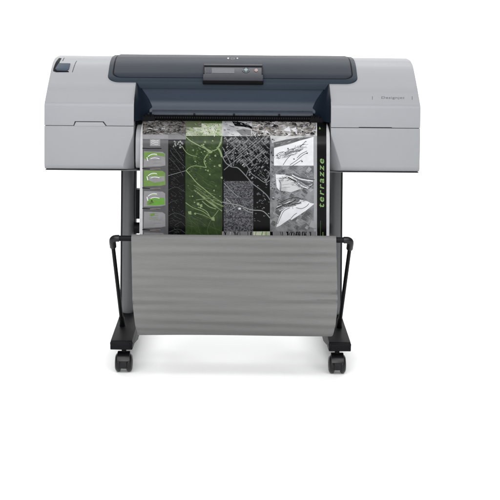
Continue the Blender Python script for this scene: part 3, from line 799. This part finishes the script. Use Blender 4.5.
# second plate
ppoly([(275.6, 174.4), (285, 174.8), (292, 176.6), (296, 182), (301.6, 188.6), (291, 192.2), (279, 190.4), (277.6, 186)], 'silver', 3)
ppoly([(275.6, 174.4), (285, 174.6), (284, 176.6), (279.4, 178.6), (279.2, 190.4), (276.6, 187)], 'white', 4)
for p, n_, w_ in (([(279, 178.2), (286, 178), (290, 178.4)], 'sketch', .6), ([(278.8, 180), (280.8, 184), (280.4, 191)], 'sketch', .7), ([(282, 185), (290, 184), (297, 186)], 'card', .4), ([(281, 188), (290, 187)], 'card', .4),
                  ([(286, 174), (293, 176.6), (299, 179.6), (306, 184), (309.6, 187)], 'sketch', .9), ([(288, 177.4), (293, 180), (298, 183)], 'dark', 1.5), ([(290, 175.6), (297, 180.6)], 'white', .8), ([(296, 181.4), (302, 185.8), (308, 188.4)], 'white', 1.2),
                  ([(292, 175), (299, 178.6), (306, 180), (313, 181)], 'white', 1.3), ([(293, 173.6), (300, 177), (308, 178.8), (314.6, 179.6)], 'sketch', 1.0), ([(300, 180), (307, 183.4), (313, 182.6)], 'sketch', .6), ([(301, 182.6), (307, 186), (312, 184.6)], 'silver', .9), ([(294, 182), (300, 187), (308, 188.8), (311, 186)], 'dark', .5)):
    curve(p, w_, n_, 5)
# third plate
ppoly([(276.2, 227.2), (278.6, 219), (281.5, 211.5), (287, 207), (296, 205.6), (300, 199.6), (307, 201), (310.5, 203), (314.6, 203.6), (306, 210.6), (291.4, 220), (290, 218.8), (280, 225.6)], 'white', 3)
for p, n_, w_ in (([(277.6, 224), (280.6, 217), (284, 211), (290, 207.6)], 'sketch', .6), ([(290.6, 218.8), (294, 215), (297, 213)], 'sketch', .6), ([(296, 207.6), (301, 208.6), (306, 206.6), (309, 203.4)], 'sketch', .6), ([(292, 205), (293, 209)], 'card', .5),
                  ([(276, 209), (283, 205), (291, 202.6), (296, 199.6)], 'dark', 1.0), ([(278, 205), (285, 203), (292, 199)], 'sketch', .8), ([(280, 202.6), (288, 199), (296, 197.6), (301, 199)], 'dark', .7), ([(279, 211), (285, 208), (289, 207)], 'silver', 1.0),
                  ([(284, 206.6), (290, 204.6), (297, 203.6), (301, 202.6)], 'dark', 1.0), ([(277, 207), (284, 204), (290, 201)], 'white', .7), ([(281, 208.4), (288, 205.8)], 'white', .6), ([(306, 211), (301, 217), (298.6, 221), (304, 224)], 'line', .6), ([(273, 200), (275, 212), (277, 218), (275, 224)], 'line', .7), ([(283, 227), (290, 223), (296, 228)], 'line', .6)):
    curve(p, w_, n_, 5)
ppoly([(311.4, 220.4), (316.4, 222), (316.4, 229.6), (309, 226.4)], 'field3', 3); ppoly([(300, 212.6), (308, 208.6), (311, 214), (303.6, 217.6)], 'strip', 2)

# fine line work over the maps
for i in range(230):
    x, y = rr.uniform(223, 268), rr.uniform(137, 180)
    if y > 165 and x < 250: continue
    l = rr.uniform(1.5, 6); sg = rr.choice([-1, 1]) ; pline([(x, y), (min(269.6, x + l * .75), y + sg * l * .7)], rr.uniform(.18, .42), rr.choice(['town', 'towndark', 'line', 'black']), 3)
for i in range(170):
    x, y = rr.uniform(187, 214), rr.uniform(139, 236); l = rr.uniform(2, 8)
    pline([(x, y), (min(221.8, x + l), y + l * rr.uniform(.1, .9))], rr.uniform(.15, .32), rr.choice(['greendim', 'greendim', 'forest', 'oliv']), 2)
for i in range(120):
    x, y = rr.uniform(169, 180), rr.uniform(142, 238); l = rr.uniform(1, 5)
    pline([(x, y), (x + l, y + l * rr.uniform(-.5, 1.2))], rr.uniform(.12, .25), 'dimline', 2)
for i in range(240):
    x, y = rr.uniform(270.5, 311), rr.uniform(167, 229); l = rr.uniform(1, 5); sg = rr.choice([-.6, .75])
    pline([(x, y), (x + l, y + l * sg)], rr.uniform(.15, .4), rr.choice(['strip', 'field3', 'dark', 'silver', 'cardlow']), 2)
for i in range(130):
    t = rr.random(); x = 277 + t * 28 + rr.uniform(-2, 2); y = rr.choice([207 - t * 8, 185 - (1 - t) * 7 + 4 * t, 158 - t * 13]) + rr.uniform(-3, 3); l = rr.uniform(1.5, 5)
    pline([(x, y), (x + l, y - l * rr.uniform(.1, .6))], rr.uniform(.15, .38), rr.choice(['sketch', 'dark', 'white', 'sketchlight', 'card']), 6)
for i in range(200):
    x, y = rr.uniform(143, 311), rr.uniform(118, 135)
    if 186 < x < 222: continue
    l = rr.uniform(1, 5)
    pline([(x, y), (x + l, y + l * rr.uniform(-.15, .5))], rr.uniform(.2, .6), rr.choice(['dark', 'black', 'strip', 'silver', 'card', 'photolight']), 5)
for i in range(70):
    x, y = rr.uniform(187, 218), rr.uniform(123, 135); l = rr.uniform(1, 4)
    pline([(x, y), (x + l, y + l * rr.uniform(-.6, .9))], rr.uniform(.15, .4), rr.choice(['oliv', 'lime', 'greendim', 'palegreen', 'white']), 4)

# black title band on the right
prect(317.0, 326.4, 117.4, B, 'black', 6)
prect(313.8, 317.0, 136, 231.4, 'field3', 3)
pline([(320.4, 236), (320.6, 220.5)], .5, 'greendim', 8); pline([(322.9, 241), (322.9, 232)], .8, 'green', 8)
ppoly([(319.6, 127), (320.8, 129.4), (319.0, 129.6)], 'title', 8)

me = bpy.data.meshes.new('printed_sheet')
pbm.to_mesh(me); pbm.free()
for nme in pnames: me.materials.append(pm[nme])
for m_ in pm.values():
    m_.node_tree.nodes['Principled BSDF'].inputs['Specular IOR Level'].default_value = 0.11
sheet = link('printed_sheet', me, None, None, 0)
for p in me.polygons: p.use_smooth = (me.materials[p.material_index].name == 'print_paper' and p.area > 1e-5)
tag(sheet, 'glossy printed poster of maps with a green band hanging from the printer', 'poster')

def sheet_text(s, xc, y0, y1, hgt, name, mname, lift, bold=0.0, shear=0.2):
    me = text_mesh(s, 1.0, shear, 1.28, 4, bold)
    xs = [v.co.x for v in me.vertices]; ys = [v.co.y for v in me.vertices]
    for v in me.vertices:
        u = (v.co.x - min(xs)) / (max(xs) - min(xs)); q = v.co.y / 0.52
        v.co = paper(xc + hgt / 2 - hgt * q, y0 + (y1 - y0) * u, layer(lift))
    return link(name, me, pm[mname], sheet, 0)
def sheet_text2(s, xbase, y0, y1, hgt, name, mname, lift, bold=0.0, shear=0.2):
    me = text_mesh(s, 1.0, shear, 1.28, 4, bold)
    xs = [v.co.x for v in me.vertices]
    for v in me.vertices:
        u = (v.co.x - min(xs)) / (max(xs) - min(xs))
        v.co = paper(xbase - hgt * v.co.y / 0.5, y0 + (y1 - y0) * u, layer(lift))
    return link(name, me, pm[mname], sheet, 0)
sheet_text2('terrazze', 323.9, 207.3, 158.6, 4.2, 'title_lettering', 'title', 8, bold=0.012)

for k in kill: bpy.data.objects.remove(k)

# ------------------------------------------------------------------ studio lamps
def area(name, loc, target, sx, sy, power, col=(1, 1, 1)):
    l = bpy.data.lights.new(name, 'AREA'); l.shape = 'RECTANGLE'; l.size = sx; l.size_y = sy; l.energy = power; l.color = col
    o = bpy.data.objects.new(name, l); C.objects.link(o); o.location = loc
    o.rotation_euler = (Vector(target) - Vector(loc)).to_track_quat('-Z', 'Y').to_euler()
    return o
area('softbox', (-0.5, -5.6, 2.3), (0, 0, 0.6), 2.6, 1.5, 120)
area('overhead_softbox', (0, -2.7, 3.3), (0, -0.1, 0.1), 5.4, 3.0, 190)
area('backdrop_lamp', (0, 2.4, 3.3), (0, 2.9, 0), 6.0, 1.0, 200)
